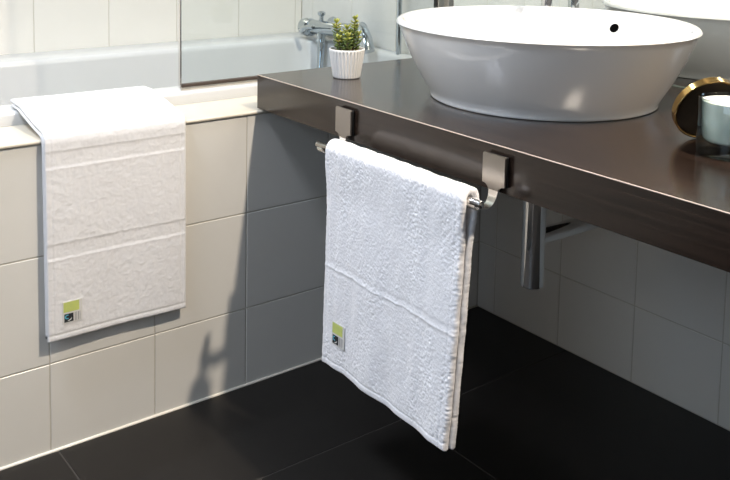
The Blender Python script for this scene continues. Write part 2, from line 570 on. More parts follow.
tub = empty('bathtub', (-0.46, -0.9, 0.5734), 'white built-in bathtub behind the tiled panel and ledge', 'bathtub')
IX0, IX1, IY0, IY1 = -0.675, -0.205, -1.66, -0.040
rings = [rrect(BX0, BX1, BY0, BY1, 0.006, 0.5736), rrect(BX0, BX1, BY0, BY1, 0.006, BZ - 0.006),
         rrect(BX0 + 0.002, BX1 - 0.002, BY0 + 0.002, BY1 - 0.002, 0.006, BZ - 0.0015),
         rrect(BX0 + 0.006, BX1 - 0.006, BY0 + 0.006, BY1 - 0.006, 0.006, BZ)]
for k, (d, z) in enumerate(((-0.010, BZ), (-0.003, BZ - 0.0015), (0.002, BZ - 0.006), (0.004, BZ - 0.014), (0.008, BZ - 0.15), (0.03, BZ - 0.33), (0.085, BZ - 0.395), (0.13, BZ - 0.41))):
    rings.append(rrect(IX0 + d, IX1 - d, IY0 + d * 1.6, IY1 - d * 1.2, 0.10, z))
put('tub_shell', loft(rings), M['acrylic'], tub, True, 50)
put('drain', lathe_mesh([(0, 0.004), (0.026, 0.004), (0.031, 0.0), (0.0, 0.0)], 32, Matrix.Translation((-0.44, -0.35, BZ - 0.4096))), M['chrome'], tub, True, 40)

# glass bath screen standing on the tub rim
GX = -0.147
scr = empty('bath_screen', (GX, -0.37, BZ), 'clear glass bath screen with dark bottom seal standing on the tub rim', 'bath screen')
put('glass_pane', box_mesh((GX - 0.003, -0.737, BZ + 0.012), (GX + 0.003, -0.0352, 2.05), 0.0008, 1), M['pane'], scr)
put('bottom_seal', box_mesh((GX - 0.0055, -0.7355, BZ + 0.0065), (GX + 0.0055, -0.030, BZ + 0.0135), 0.001), M['seal'], scr)
put('seal_lip', box_mesh((GX - 0.002, -0.7345, BZ + 0.0002), (GX + 0.001, -0.030, BZ + 0.0072), 0.0004, 1), M['silicone'], scr)
put('edge_seal', box_mesh((GX - 0.0045, -0.7395, BZ + 0.004), (GX + 0.0045, -0.7362, 2.05), 0.001), M['steel'], scr)
put('wall_channel', box_mesh((GX - 0.010, -0.032, BZ + 0.004), (GX + 0.010, -0.0005, 2.06), 0.002), M['steel'], scr)
put('channel_gasket', box_mesh((GX - 0.0050, -0.0355, BZ + 0.006), (GX + 0.0050, -0.0318, 2.05), 0.0008, 1), M['rubber'], scr)

# bath mixer on the end wall, inside the alcove
mx = empty('bath_mixer_tap', (-0.55, -0.001, 0.625), 'chrome bath mixer tap on the tiled wall behind the succulent', 'tap')
MY, MZ = -0.062, 0.634
put('body', tube_mesh([(-0.655, MY, MZ), (-0.645, MY, MZ), (-0.56, MY, MZ + 0.004), (-0.46, MY, MZ + 0.008), (-0.43, MY, MZ + 0.010)], [0.019, 0.0215, 0.021, 0.021, 0.018], 24), M['chrome_grey'], mx, True, 50)
put('knob', lathe_mesh([(0, -0.026), (0.016, -0.026), (0.025, -0.020), (0.0275, -0.004), (0.0265, 0.014), (0.020, 0.019), (0, 0.019)], 32, align((-0.672, MY, MZ - 0.004), (1, 0, 0))), M['chrome_grey'], mx, True, 40)
put('lever', tube_mesh(catmull([(-0.684, MY - 0.012, MZ - 0.016), (-0.655, MY - 0.035, MZ - 0.010), (-0.615, MY - 0.05, MZ + 0.004), (-0.575, MY - 0.05, MZ + 0.010)], 6), [0.0095] * 6 + [0.008] * 6 + [0.006] * 7, 14), M['chrome_grey'], mx, True, 50)
put('diverter_knob', lathe_mesh([(0, 0.0), (0.006, 0.0), (0.006, 0.018), (0.011, 0.021), (0.012, 0.028), (0.006, 0.032), (0, 0.032)], 24, Matrix.Translation((-0.605, MY, MZ + 0.018))), M['chrome_grey'], mx, True, 40)
put('spout', tube_mesh(catmull([(-0.47, MY, MZ + 0.012), (-0.44, MY, MZ + 0.020), (-0.405, MY - 0.004, MZ + 0.014), (-0.382, MY - 0.010, MZ - 0.008), (-0.368, MY - 0.014, MZ - 0.036)], 6), [0.016] * 4 + [0.0165] * 6 + [0.018] * 6 + [0.0195] * 5 + [0.020] * 4, 24), M['chrome_grey'], mx, True, 50)
put('shower_outlet', tube_mesh([(-0.598, MY - 0.004, MZ - 0.012), (-0.598, MY - 0.006, MZ - 0.040), (-0.594, MY - 0.007, MZ - 0.041), (-0.590, MY - 0.012, MZ - 0.085), (-0.580, MY - 0.024, MZ - 0.15)], [0.014, 0.014, 0.011, 0.010, 0.009], 20), M['chrome_grey'], mx, True, 40)
for x in (-0.63, -0.49):
    put('wall_flange', lathe_mesh([(0.0, 0.0), (0.028, 0.0), (0.026, 0.008), (0.014, 0.012), (0.013, 0.05), (0, 0.05)], 32, align((x, -0.0005, MZ), (0, -1, 0))), M['chrome_grey'], mx, True, 40)

# shower riser rail between the mixer and the screen
rr = empty('shower_riser_rail', (-0.292, -0.001, 0.52), 'thin chrome shower riser rail on the tiled wall left of the washbasin', 'shower rail')
put('rail', tube_mesh([(-0.292, -0.030, 0.52), (-0.296, -0.030, 1.75)], 0.0072, 16), M['chrome_grey'], rr, True, 50)
for z in (0.545, 1.70):
    put('wall_bracket', tube_mesh([(-0.293, -0.0005, z), (-0.293, -0.006, z), (-0.293, -0.008, z), (-0.293, -0.040, z)], [0.014, 0.014, 0.008, 0.008], 20), M['chrome'], rr, True, 40)

# ------------------------------------------------------------------ vanity counter
ct = empty('vanity_counter', (0.8, YC / 2, ZC_BOT), 'thick dark wenge wood vanity counter under the white washbasin', 'counter')
bm = bmesh.new()
bmesh.ops.create_cube(bm, size=1.0)
for v in bm.verts:
    v.co = Vector(((XC0 + XC1) / 2 + v.co.x * (XC1 - XC0), (YC - 0.0008) / 2 + v.co.y * (-0.0008 - YC), (ZC_TOP + ZC_BOT) / 2 + v.co.z * (ZC_TOP - ZC_BOT)))
be = [e for e in bm.edges]
bmesh.ops.bevel(bm, geom=be, offset=0.0012, segments=2, profile=0.5, affect='EDGES')
put('slab', bm_mesh(bm), M['wood'], ct, False)
put('edge_highlight', tube_mesh([(XC0 + 0.0012, YC + 0.0006, ZC_TOP - 0.0006), (XC1 - 0.001, YC + 0.0006, ZC_TOP - 0.0006)], 0.00095, 8), M['edge'], ct, True, 60)  # thin bright line standing in for the bevel highlight

# mirror on the wall down to the counter
mr = empty('wall_mirror', (0.75, -0.001, ZC_TOP), 'frameless wall mirror behind the washbasin reflecting its back', 'mirror')
put('mirror_glass', box_mesh((-0.128, -0.0055, ZC_TOP + 0.0030), (1.62, -0.0006, 1.75)), M['mirror'], mr)
put('mirror_edge_strip', box_mesh((-0.128, -0.0062, ZC_TOP + 0.0004), (1.62, -0.0006, ZC_TOP + 0.0030)), M['mirror_edge'], mr)

# ------------------------------------------------------------------ washbasin
BC = Vector((0.452, -0.308, ZC_TOP + 0.0003))
wb = empty('washbasin', BC, 'large round white ceramic vessel washbasin standing on the dark counter', 'washbasin')
H, RT, RF = 0.1405, 0.2705, 0.2055
prof = [(0, 0.006), (RF - 0.012, 0.006), (RF - 0.010, 0.0), (RF - 0.002, 0.0), (RF - 0.0004, 0.0012), (RF, 0.004), (RF + 0.0006, 0.008)]
for k in range(1, 13):                       # outer wall, very slightly bellied
    t = k / 12
    prof.append((RF + 0.0006 + (RT - RF - 0.0045) * t + 0.0045 * math.sin(math.pi * t), 0.008 + (H - 0.017) * t))
for k in range(1, 9):                        # rounded lip
    a = -0.2 + (math.pi + 0.2) * k / 8
    prof.append((RT - 0.0085 + 0.0085 * math.cos(a), H - 0.0085 + 0.0085 * math.sin(a)))
for k in range(1, 17):                       # inner bowl
    t = k / 16
    a = t * math.pi / 2
    prof.append((0.02 + (RT - 0.018 - 0.02) * math.cos(a) ** 0.85, H - 0.010 - (H - 0.034) * math.sin(a) ** 1.15))
prof.append((0, H - 0.010 - (H - 0.034)))
put('bowl', lathe_mesh(prof, 160, Matrix.Translation(BC)), M['ceramic'], wb, True, 70)


def bowl_inner(z):
    best = min(((abs(p[1] - z), p[0]) for p in prof[29:]), key=lambda q: q[0])
    return best[1]


ov_a = math.radians(97)
ov_z = H - 0.033
pin = sorted([p for p in prof[28:]], key=lambda q: q[1])
ov_r = float(np.interp(ov_z, [q[1] for q in pin], [q[0] for q in pin]))
ov_r2 = float(np.interp(ov_z - 0.006, [q[1] for q in pin], [q[0] for q in pin]))
ov_n = Vector((-0.006 * math.cos(ov_a), -0.006 * math.sin(ov_a), ov_r - ov_r2)).normalized()
ov_p = BC + Vector((ov_r * math.cos(ov_a), ov_r * math.sin(ov_a), ov_z))
put('overflow_hole', lathe_mesh([(0, 0.0012), (0.0095, 0.0012), (0.0105, -0.004), (0, -0.004)], 32, align(ov_p, ov_n)), M['black_hole'], wb, True, 40)  # solid black disc; the shade inside the hole is painted in its colour
put('drain', lathe_mesh([(0, 0.006), (0.028, 0.005), (0.033, 0.0), (0, 0.0)], 40, Matrix.Translation(BC + Vector((0, 0, 0.0235)))), M['chrome'], wb, True, 40)

# basin tap behind the bowl
TX, TY = 0.231, -0.050
tp = empty('basin_tap', (TX, TY, ZC_TOP), 'tall chrome basin tap standing behind the washbasin', 'tap')
TD = Vector((0.64, -0.768, 0))
TB = Vector((TX, TY, ZC_TOP))
put('tap_base', lathe_mesh([(0, 0.0003), (0.0205, 0.0003), (0.0205, 0.005), (0.0165, 0.007), (0, 0.007)], 32, Matrix.Translation(TB)), M['chrome'], tp, True, 40)
put('column', lathe_mesh([(0, 0.006), (0.0125, 0.006), (0.0125, 0.285), (0.011, 0.289), (0, 0.289)], 32, Matrix.Translation(TB)), M['chrome'], tp, True, 40)
put('spout', tube_mesh([TB - TD * 0.004 + Vector((0, 0, 0.255)), TB + TD * 0.07 + Vector((0, 0, 0.259)), TB + TD * 0.155 + Vector((0, 0, 0.258)), TB + TD * 0.165 + Vector((0, 0, 0.250))], [0.0095, 0.009, 0.009, 0.008], 16), M['chrome'], tp, True, 50)
put('lever', tube_mesh([TB + Vector((0, 0, 0.287)), TB + Vector((0, 0, 0.303)), TB + TD * 0.03 + Vector((0, 0, 0.312)), TB + TD * 0.07 + Vector((0, 0, 0.318))], [0.011, 0.009, 0.006, 0.005], 14), M['chrome'], tp, True, 50)

# bottle trap below the counter
tr = empty('bottle_trap', (0.4425, -0.305, 0.2795), 'chrome bottle trap with outlet pipe hanging under the counter', 'trap')
TXc, TYc = 0.4425, -0.305
put('trap_cup', lathe_mesh([(0, 0.0), (0.0195, 0.0), (0.0217, 0.0015), (0.0222, 0.006), (0.0222, 0.178), (0.0240, 0.180), (0.0240, 0.192), (0.0217, 0.194), (0.0217, 0.240), (0.0190, 0.2425), (0, 0.2425)], 40, Matrix.Translation((TXc, TYc, 0.2795))), M['chrome'], tr, True, 35)
put('tailpiece', lathe_mesh([(0, 0.0), (0.0165, 0.0), (0.0165, 0.053), (0, 0.053)], 32, Matrix.Translation((TXc, TYc, 0.5205))), M['chrome'], tr, True, 40)
put('outlet_pipe', tube_mesh([(TXc, TYc + 0.015, 0.371), (TXc, -0.010, 0.371)], 0.0160, 24), M['chrome'], tr, True, 50)
put('wall_flange', lathe_mesh([(0, 0), (0.034, 0), (0.032, 0.006), (0.017, 0.010), (0, 0.010)], 40, align((TXc, -0.0006, 0.371), (0, -1, 0))), M['chrome'], tr, True, 40)

# ------------------------------------------------------------------ towel rail on the counter front
BYc, BZc, BR = -0.6825, 0.5685, 0.0058
tr_ = empty('towel_rail', (0.46, BYc, BZc), 'brushed steel towel rail with two hooked plates on the counter front', 'towel rail')
put('bar', tube_mesh([(0.2725, BYc, BZc), (0.2735, BYc, BZc), (0.6755, BYc, BZc), (0.6765, BYc, BZc)], [BR - 0.001, BR, BR, BR - 0.001], 24), M['steel'], tr_, True, 50)
for xc in (0.2930, 0.6590):
    y0 = YC - 0.0003
    put('mounting_pad', box_mesh((xc - 0.0195, y0 - 0.0060, 0.585), (xc + 0.0215, y0, 0.6300), 0.001), M['rubber'], tr_)
    # plate: rounded top, bottom narrowing in two concave curves to the neck
    hw, nk = 0.0220, 0.0100
    zt, zb, zn = 0.6315, 0.5865, 0.5790
    outl = [(-hw + 0.002, zt), (hw - 0.002, zt), (hw, zt - 0.002), (hw, zb)]
    for k in range(1, 7):
        a = math.pi / 2 * k / 6
        outl.append((hw - (hw - nk) * math.sin(a), zb - (zb - zn) * (1 - math.cos(a))))
    full = outl + [(-x, z) for x, z in reversed(outl[2:])]
    bm = bmesh.new()
    f1 = [bm.verts.new((xc + x, y0 - 0.0095, z)) for x, z in full]
    f2 = [bm.verts.new((xc + x, y0 - 0.0062, z)) for x, z in full]
    n = len(full)
    fa = bm.faces.new(f1); fb = bm.faces.new(list(reversed(f2)))
    for k in range(n):
        bm.faces.new((f1[k], f2[k], f2[(k + 1) % n], f1[(k + 1) % n]))
    bmesh.ops.recalc_face_normals(bm, faces=bm.faces)
    pl = put('mounting_plate', bm_mesh(bm), M['satin'], tr_)
    pts = catmull([(y0 - 0.0079, zn + 0.004, 0), (y0 - 0.0079, zn - 0.001, 0), (y0 - 0.0110, 0.5690, 0), (y0 - 0.0190, 0.5612, 0), (y0 - 0.0310, 0.5572, 0),
                   (BYc + 0.004, BZc - 0.0080, 0), (BYc - 0.002, BZc - 0.0088, 0), (BYc - 0.0062, BZc - 0.0066, 0), (BYc - 0.0086, BZc - 0.0020, 0)], 6)
    pts2 = [(p.x, p.y) for p in pts]
    put('hook_strip', strip_mesh(pts2, lambda t: nk - 0.0030 * min(1, t * 2.5), 0.0024, lambda w, a, b, xc=xc: (xc + w + (0.0045 if xc > 0.5 else -0.0020) * min(1.0, max(0.0, (y0 - 0.0079 - a) / 0.015)), a, b)), M['steel'], tr_, True, 35)


# ------------------------------------------------------------------ towels
def noise2(n, m, cu, cv, seed):
    """smooth value noise on an n x m grid, lattice step cu x cv cells"""
    rng = np.random.default_rng(seed)
    a, b = int(n / cu) + 4, int(m / cv) + 4
    L = rng.uniform(-1, 1, (a, b))
    u = np.arange(n) / cu
    v = np.arange(m) / cv
    iu, iv = u.astype(int), v.astype(int)
    fu, fv = u - iu, v - iv
    fu = (fu * fu * (3 - 2 * fu))[:, None]
    fv = (fv * fv * (3 - 2 * fv))[None, :]
    q = lambda i, j: L[np.ix_(iu + i, iv + j)]
    return (q(0, 0) * (1 - fu) + q(1, 0) * fu) * (1 - fv) + (q(0, 1) * (1 - fu) + q(1, 1) * fu) * fv


def resample(pts, step):
    P = np.array(pts, float)
    d = np.r_[0, np.cumsum(np.hypot(*np.diff(P, axis=0).T))]
    n = int(d[-1] / step) + 1
    t = np.linspace(0, d[-1], n)
    Q = np.c_[np.interp(t, d, P[:, 0]), np.interp(t, d, P[:, 1])]
    for _ in range(max(2, int(0.004 / step))):            # soften the corners
        Q[1:-1] = 0.25 * Q[:-2] + 0.5 * Q[1:-1] + 0.25 * Q[2:]
    return t, Q


class Sheet:
    def __init__(self, path, w0, w1, thick, step, place, warp, detail, edge=0.006):
        self.t, Q = resample(path, step)
        self.n = len(self.t)
        self.m = int((w1 - w0) / step) + 1
        self.w = np.linspace(w0, w1, self.m)
        T = np.gradient(Q, axis=0)
        T /= np.linalg.norm(T, axis=1)[:, None]
        N = np.c_[-T[:, 1], T[:, 0]]
        t2, w2 = np.meshgrid(self.t, self.w, indexing='ij')
        A = np.repeat(Q[:, 0:1], self.m, 1)
        B = np.repeat(Q[:, 1:2], self.m, 1)
        A, B, Wc = warp(A, B, w2, t2, self.t[-1])
        NA = np.repeat(N[:, 0:1], self.m, 1)
        NB = np.repeat(N[:, 1:2], self.m, 1)
        et = np.minimum(t2, self.t[-1] - t2)
        ew = np.minimum(w2 - w0, w1 - w2)
        f = lambda e: np.sqrt(np.clip(1 - (1 - np.clip(e / edge, 0, 1)) ** 2, 0, 1))
        prof_ = np.minimum(f(et), f(ew))
        do, di = detail(t2, w2, self.t[-1], self.n, self.m)
        ho = prof_ * (thick / 2 + do)
        hi = prof_ * (thick / 2 + di)
        self.outer = np.stack(place(A + NA * ho, B + NB * ho, Wc), -1)
        self.inner = np.stack(place(A - NA * hi, B - NB * hi, Wc), -1)
        hs = thick / 2
        self.smooth = np.stack(place(A + NA * hs, B + NB * hs, Wc), -1)
        nn = np.stack(place(NA, NB, np.zeros_like(NA)), -1)
        self.nrm = nn
        self.w0, self.w1 = w0, w1

    def mesh(self):
        n, m = self.n, self.m
        V = np.concatenate([self.outer.reshape(-1, 3), self.inner.reshape(-1, 3)])
        i = np.arange(n * m).reshape(n, m)
        q = np.stack([i[:-1, :-1], i[1:, :-1], i[1:, 1:], i[:-1, 1:]], -1).reshape(-1, 4)
        # outward check on one face in the middle
        c = q[len(q) // 2 + m // 2]
        fn = np.cross(V[c[1]] - V[c[0]], V[c[2]] - V[c[0]])
        if fn @ self.nrm.reshape(-1, 3)[c[0]] < 0:
            q = q[:, ::-1]
        q2 = q[:, ::-1] + n * m
        F = np.concatenate([q, q2]).astype(np.int32)
        # stitch the rims: inner rim vertices coincide with the outer ones
        rim = np.zeros((n, m), bool)
        rim[0, :] = rim[-1, :] = True
        rim[:, 0] = rim[:, -1] = True
        remap = np.arange(2 * n * m)
        remap[n * m:][rim.ravel()] = np.arange(n * m)[rim.ravel()]
        F = remap[F]
        used = np.unique(F)
        back = np.full(2 * n * m, -1)
        back[used] = np.arange(len(used))
        V = V[used]
        F = back[F].astype(np.int32)
        me = bpy.data.meshes.new('sheet')
        me.vertices.add(len(V))
        me.vertices.foreach_set('co', V.astype(np.float32).ravel())
        me.loops.add(F.size)
        me.loops.foreach_set('vertex_index', F.ravel())
        me.polygons.add(len(F))
        me.polygons.foreach_set('loop_start', np.arange(0, F.size, 4, dtype=np.int32))
        me.update(calc_edges=True)
        me.validate()
        me.shade_smooth()
        return me

    def at(self, t, w, off):
        fi = np.clip(np.interp(t, self.t, np.arange(self.n)), 0, self.n - 1.001)
        fj = np.clip(np.interp(w, self.w, np.arange(self.m)), 0, self.m - 1.001)
        i, j = int(fi), int(fj)
        a, b = fi - i, fj - j
        S = self.smooth
        p = (S[i, j] * (1 - a) + S[i + 1, j] * a) * (1 - b) + (S[i, j + 1] * (1 - a) + S[i + 1, j + 1] * a) * b
        return Vector(p) + Vector(self.nrm[i, j]) * off


def patch(name, sheet, poly, off, th, m, parent, root_offset):
    """flat piece lying on the sheet; poly = [(t, w)...] convex outline"""
    bm = bmesh.new()
    top = [bm.verts.new(sheet.at(t, w, off + th)) for t, w in poly]
    bot = [bm.verts.new(sheet.at(t, w, off)) for t, w in poly]
    bm.faces.new(top)
    bm.faces.new(list(reversed(bot)))
    n = len(poly)
    for k in range(n):
        bm.faces.new((top[k], bot[k], bot[(k + 1) % n], top[(k + 1) % n]))
    bmesh.ops.recalc_face_normals(bm, faces=bm.faces)
    return put(name, bm_mesh(bm), m, parent)


def woven_label(sheet, root, t_up, dt, w_left, dw, off):
    """t_up: arc position of the label's top edge, dt: direction (+1/-1) that leads downwards;
       w_left / dw: position of the left edge and the step to the right"""
    def rect(u0, u1, v0, v1):
        return [(t_up + dt * v, w_left + dw * u) for u, v in ((u0, v0), (u1, v0), (u1, v1), (u0, v1))]
    lab = patch('woven_label', sheet, rect(0.0, 0.030, 0.0, 0.040), off, 0.0006, M['tag_white'], root, None)
    lab['label'] = 'small woven label with lime green field and black emblem square'
    patch('green_field', sheet, rect(0.0015, 0.0255, 0.0015, 0.0195), off + 0.0006, 0.0002, M['tag_green'], lab, None)
    patch('black_square', sheet, rect(0.0025, 0.0165, 0.0225, 0.0375), off + 0.0006, 0.0002, M['tag_black'], lab, None)
    # emblem: cyan curl above, pale leaf stroke below
    ring = []
    cu, cv = 0.0072, 0.0280
    for k in range(8):
        a0 = math.radians(60 + 30 * k)
        a1 = math.radians(60 + 30 * (k + 1))
        r0, r1 = 0.0021, 0.0042
        pl_ = [(cu + r * math.cos(a), cv - r * math.sin(a)) for r, a in ((r0, a0), (r1, a0), (r1, a1), (r0, a1))]
        ring.append(pl_)
    bm = bmesh.new()
    for pl_ in ring:
        bm.faces.new([bm.verts.new(sheet.at(t_up + dt * v, w_left + dw * u, off + 0.00095)) for u, v in pl_])
    put('emblem_curl', bm_mesh(bm), M['tag_cyan'], lab)
    leaf = [(0.0072, 0.0350), (0.0105, 0.0335), (0.0145, 0.0305), (0.0125, 0.0345), (0.0095, 0.0358)]
    patch('emblem_leaf', sheet, [(t_up + dt * v, w_left + dw * u) for u, v in leaf], off + 0.0008, 0.0002, M['tag_white'], lab, None)
    for k, u in enumerate((0.0185, 0.0210, 0.0235, 0.0262)):
        patch('printed_line', sheet, rect(u, u + (0.0008 if k % 2 else 0.0012), 0.0220, 0.0375), off + 0.0006, 0.0002, M['tag_grey'], lab, None)


# --- white terry towel on the rail
STEP = 0.0012
RM = 0.0125
path = [(BYc - RM, 0.1950)]
path += [(BYc - RM, BZc - 0.02)]
for k in range(0, 13):
    a = math.pi - math.pi * k / 12
    path.append((BYc + RM * math.cos(a), BZc + 0.0015 + RM * math.sin(a)))
path += [(BYc + RM, BZc - 0.02), (BYc + RM, 0.1965)]
TW0, TW1 = 0.3190, 0.6560


def warp_r(A, B, W, T, L):
    s = (W - TW0) / (TW1 - TW0)
    drop = np.clip((BZc - B) / 0.37, 0, 1)
    front = (A < BYc).astype(float)
    lean = -(0.001 + 0.018 * s + 0.004 * (1 - s) ** 3) * drop
    pin_ = np.clip(drop / 0.22, 0, 1)
    pin_ = pin_ * pin_ * (3 - 2 * pin_) * 0.0056            # the two flaps close up below the bar
    A = A + np.where(front > 0, pin_, -pin_)
    wave = 0.0030 * np.sin(s * 11.0 + 0.8) * drop ** 1.3 + 0.0016 * np.sin(s * 23 + 2.0) * drop ** 2
    A2 = A + lean + wave 
    B2 = B - 0.004 * (1 - s) ** 6 * drop + 0.004 * front * s * drop + 0.0015 * np.sin(s * 7) * drop
    fr = np.exp(-np.minimum(W - TW0, TW1 - W) / 0.0025)
    fz = noise2(A.shape[0], A.shape[1], 1.3, 1.0e4, 51) * 0.00025 + noise2(A.shape[0], A.shape[1], 4, 1.0e4, 52) * 0.00045 + noise2(A.shape[0], A.shape[1], 22, 1.0e4, 53) * 0.0014
    W2 = W - 0.005 * drop + fr * fz
    return A2, B2, W2


T_RIDGE_Z = 0.371


def detail_r(T, W, L, n, m):
    c = 0.0015 / STEP
    rg = np.random.default_rng(77)
    fine = rg.uniform(-1, 1, (n, m)) * 0.00035 + noise2(n, m, 1.5 * c, 1.5 * c, 1) * 0.0008 + noise2(n, m, 2.6 * c, 2.2 * c, 2) * 0.0006
    broad = noise2(n, m, 26 * c, 14 * c, 4) * 0.0010 + noise2(n, m, 90 * c, 11 * c, 5) * 0.0008
    # pits between the loops, clustered in bands that run down the cloth
    pit = noise2(n, m, 2.2 * c, 1.8 * c, 6)
    band = np.clip(0.55 + 0.9 * noise2(n, m, 70 * c, 12 * c, 8) + 0.5 * noise2(n, m, 14 * c, 9 * c, 10), 0.15, 1.3)
    fine = (fine - 0.0022 * np.clip(pit - 0.40, 0, 1)) * (0.35 + 0.65 * band) * 0.72
    z = T + 0.195                                   # height on the front flap
    front = T < 0.36
    jig = 0.0010 * np.sin(W * 38) + noise2(n, m, 60 * c, 12 * c, 7) * 0.0016
    zr = T_RIDGE_Z + jig
    ridge = np.exp(-((z - zr) / 0.0021) ** 2)
    groove = np.exp(-((z - zr - 0.0085) / 0.0030) ** 2)
    below = np.exp(-((z - zr + 0.0065) / 0.0035) ** 2)
    hem = np.exp(-((T - 0.0125) / 0.0016) ** 2)
    side = np.exp(-((W - TW0 - 0.013) / 0.0018) ** 2) + np.exp(-((TW1 - 0.013 - W) / 0.0018) ** 2)
    flat = np.ones_like(T)
    flat = np.where(T < 0.012, 0.35, flat)
    o = fine * flat + broad + front * (0.0010 * ridge - 0.0005 * groove - 0.0003 * below) - 0.0011 * hem - 0.0008 * side
    return o, noise2(n, m, 3 * c, 3 * c, 9) * 0.0004 - 0.0006


place_r = lambda a, b, w: (w, a, b)
sh = Sheet(path, TW0, TW1, 0.0118, STEP, place_r, warp_r, detail_r, edge=0.0045)
tw = empty('hand_towel', (0.48, BYc, 0.195), 'white terry hand towel hanging over the steel rail', 'towel')
put('terry_cloth', sh.mesh(), M['terry'], tw)
woven_label(sh, tw, 0.281 - 0.195, -1, 0.3525, 1.25, 0.0007)

# --- flat white towel laid over the bath edge
TLW0, TLW1 = -1.0735, -0.8065
path_o = [(-0.170, 0.6095), (-0.150, 0.6103), (-0.118, 0.6100), (-0.060, 0.5990), (0.003, 0.5862), (0.0100, 0.5830), (0.0142, 0.5770), (0.0156, 0.5680), (0.0152, 0.40), (0.0140, 0.2135)]
path_u = [(-0.165, 0.6022), (-0.150, 0.6026), (-0.1215, 0.6024), (-0.060, 0.5910), (-0.002, 0.5795), (0.0045, 0.5768), (0.0078, 0.5710), (0.0088, 0.5620), (0.0086, 0.40), (0.0078, 0.2195)]


def warp_l(A, B, W, T, L):
    s = (W - TLW0) / (TLW1 - TLW0)
    drop = np.clip((0.57 - B) / 0.35, 0, 1)
    A2 = A + 0.0012 * (1 + np.sin(s * 8 + 1)) * drop + 0.0020 * drop * (1 - s)
    sag = np.clip((A + 0.118) / 0.12, 0, 1) * (B > 0.57)
    B2 = B - 0.003 * np.sin(np.pi * sag) * (0.6 + 0.4 * np.sin(s * 5)) - 0.004 * s * drop
    B2 = B2 + 0.002 * np.clip((-0.14 - A) / 0.03, 0, 1) * (1 - s)
    W2 = W + 0.0045 * np.clip((-0.06 - A) / 0.11, 0, 1) * 0
    return A2, B2, W2


def seg_t(path, z):
    P = np.array(path)
    d = np.r_[0, np.cumsum(np.hypot(*np.diff(P, axis=0).T))]
    k = np.arange(len(P))[P[:, 0] > 0.0105]
    zz = P[k, 1][::-1]
    return float(np.interp(z, zz, d[k][::-1]))


def detail_l(T, W, L, n, m):
    fine = noise2(n, m, 2, 2, 21) * 0.00022 + noise2(n, m, 5, 4, 22) * 0.00022
    broad = noise2(n, m, 40, 30, 23) * 0.0002
    o = fine + broad
    for (za, zb) in ((0.5520, 0.5240), (0.3880, 0.3620)):
        ta, tb = seg_t(path_o, za), seg_t(path_o, zb)
        inside = 1 / (1 + np.exp(-(T - ta) / 0.0008)) * 1 / (1 + np.exp((T - tb) / 0.0008))
        o = o - 0.0006 * inside
        o = o + 0.0003 * np.exp(-((T - tb - 0.0020) / 0.0026) ** 2) + 0.0002 * np.exp(-((T - ta + 0.0020) / 0.0018) ** 2)
    tcre = 0.138                                     # crease across the top
    o = o - 0.0011 * np.exp(-((T - tcre) / 0.0022) ** 2)
    o = o - 0.0009 * np.exp(-((T - (L - 0.0115)) / 0.0014) ** 2)
    o = o - 0.0007 * (np.exp(-((W - TLW0 - 0.011) / 0.0014) ** 2) + np.exp(-((TLW1 - 0.011 - W) / 0.0014) ** 2))
    return o, np.zeros_like(T)


place_l = lambda a, b, w: (a, w, b)
ft = empty('bath_towel', (-0.02, -0.94, 0.5734), 'flat folded white towel draped over the bath ledge and panel', 'towel')
sh2 = Sheet(path_o, TLW0, TLW1, 0.0060, 0.0017, place_l, warp_l, detail_l, edge=0.004)
put('top_layer', sh2.mesh(), M['towel'], ft)
sh3 = Sheet(path_u, TLW0 - 0.0012, TLW1 - 0.004, 0.0046, 0.004, place_l, warp_l, lambda T, W, L, n, m: (noise2(n, m, 3, 3, 31) * 0.0002, np.zeros_like(T)), edge=0.004)
put('under_layer', sh3.mesh(), M['towel'], ft)
woven_label(sh2, ft, seg_t(path_o, 0.2825), 1, -1.0475, 1.18, 0.0003)

# ------------------------------------------------------------------ potted succulent
PC = Vector((0.105, -0.497, ZC_TOP + 0.0003))
ps = empty('potted_succulent', PC, 'small green succulent in a white ribbed pot on the counter end', 'plant')
NRIB = 30


def rib(r, z, a):
    if r < 0.0235 or z < 0.0025 or z > 0.0535:
        return r
    return r + 0.0017 * (abs(math.sin(a * NRIB / 2)) - 0.55)


pr = [(0, 0.0), (0.0255, 0.0), (0.0268, 0.001), (0.0272, 0.003)]
for k in range(1, 9):
    t = k / 8
    pr.append((0.0272 + 0.0078 * t, 0.003 + 0.050 * t))
pr += [(0.0354, 0.0540), (0.0357, 0.0575), (0.0350, 0.0585), (0.0338, 0.0585), (0.0330, 0.0575), (0.0322, 0.050), (0.0, 0.050)]
put('pot', lathe_mesh(pr, 240, Matrix.Translation(PC), rib), M['pot'], ps, True, 60)
rng = random.Random(11)
bm = bmesh.new()
bmesh.ops.create_circle(bm, cap_ends=False, radius=0.0318, segments=40)
bmesh.ops.holes_fill(bm, edges=bm.edges)
bmesh.ops.triangulate(bm, faces=bm.faces)
bmesh.ops.subdivide_edges(bm, edges=bm.edges, cuts=3, use_grid_fill=True)
for v in bm.verts:
    v.co.z = 0.0520 + rng.uniform(-0.0008, 0.0014)
    v.co += PC
put('soil', bm_mesh(bm), M['soil'], ps, True)


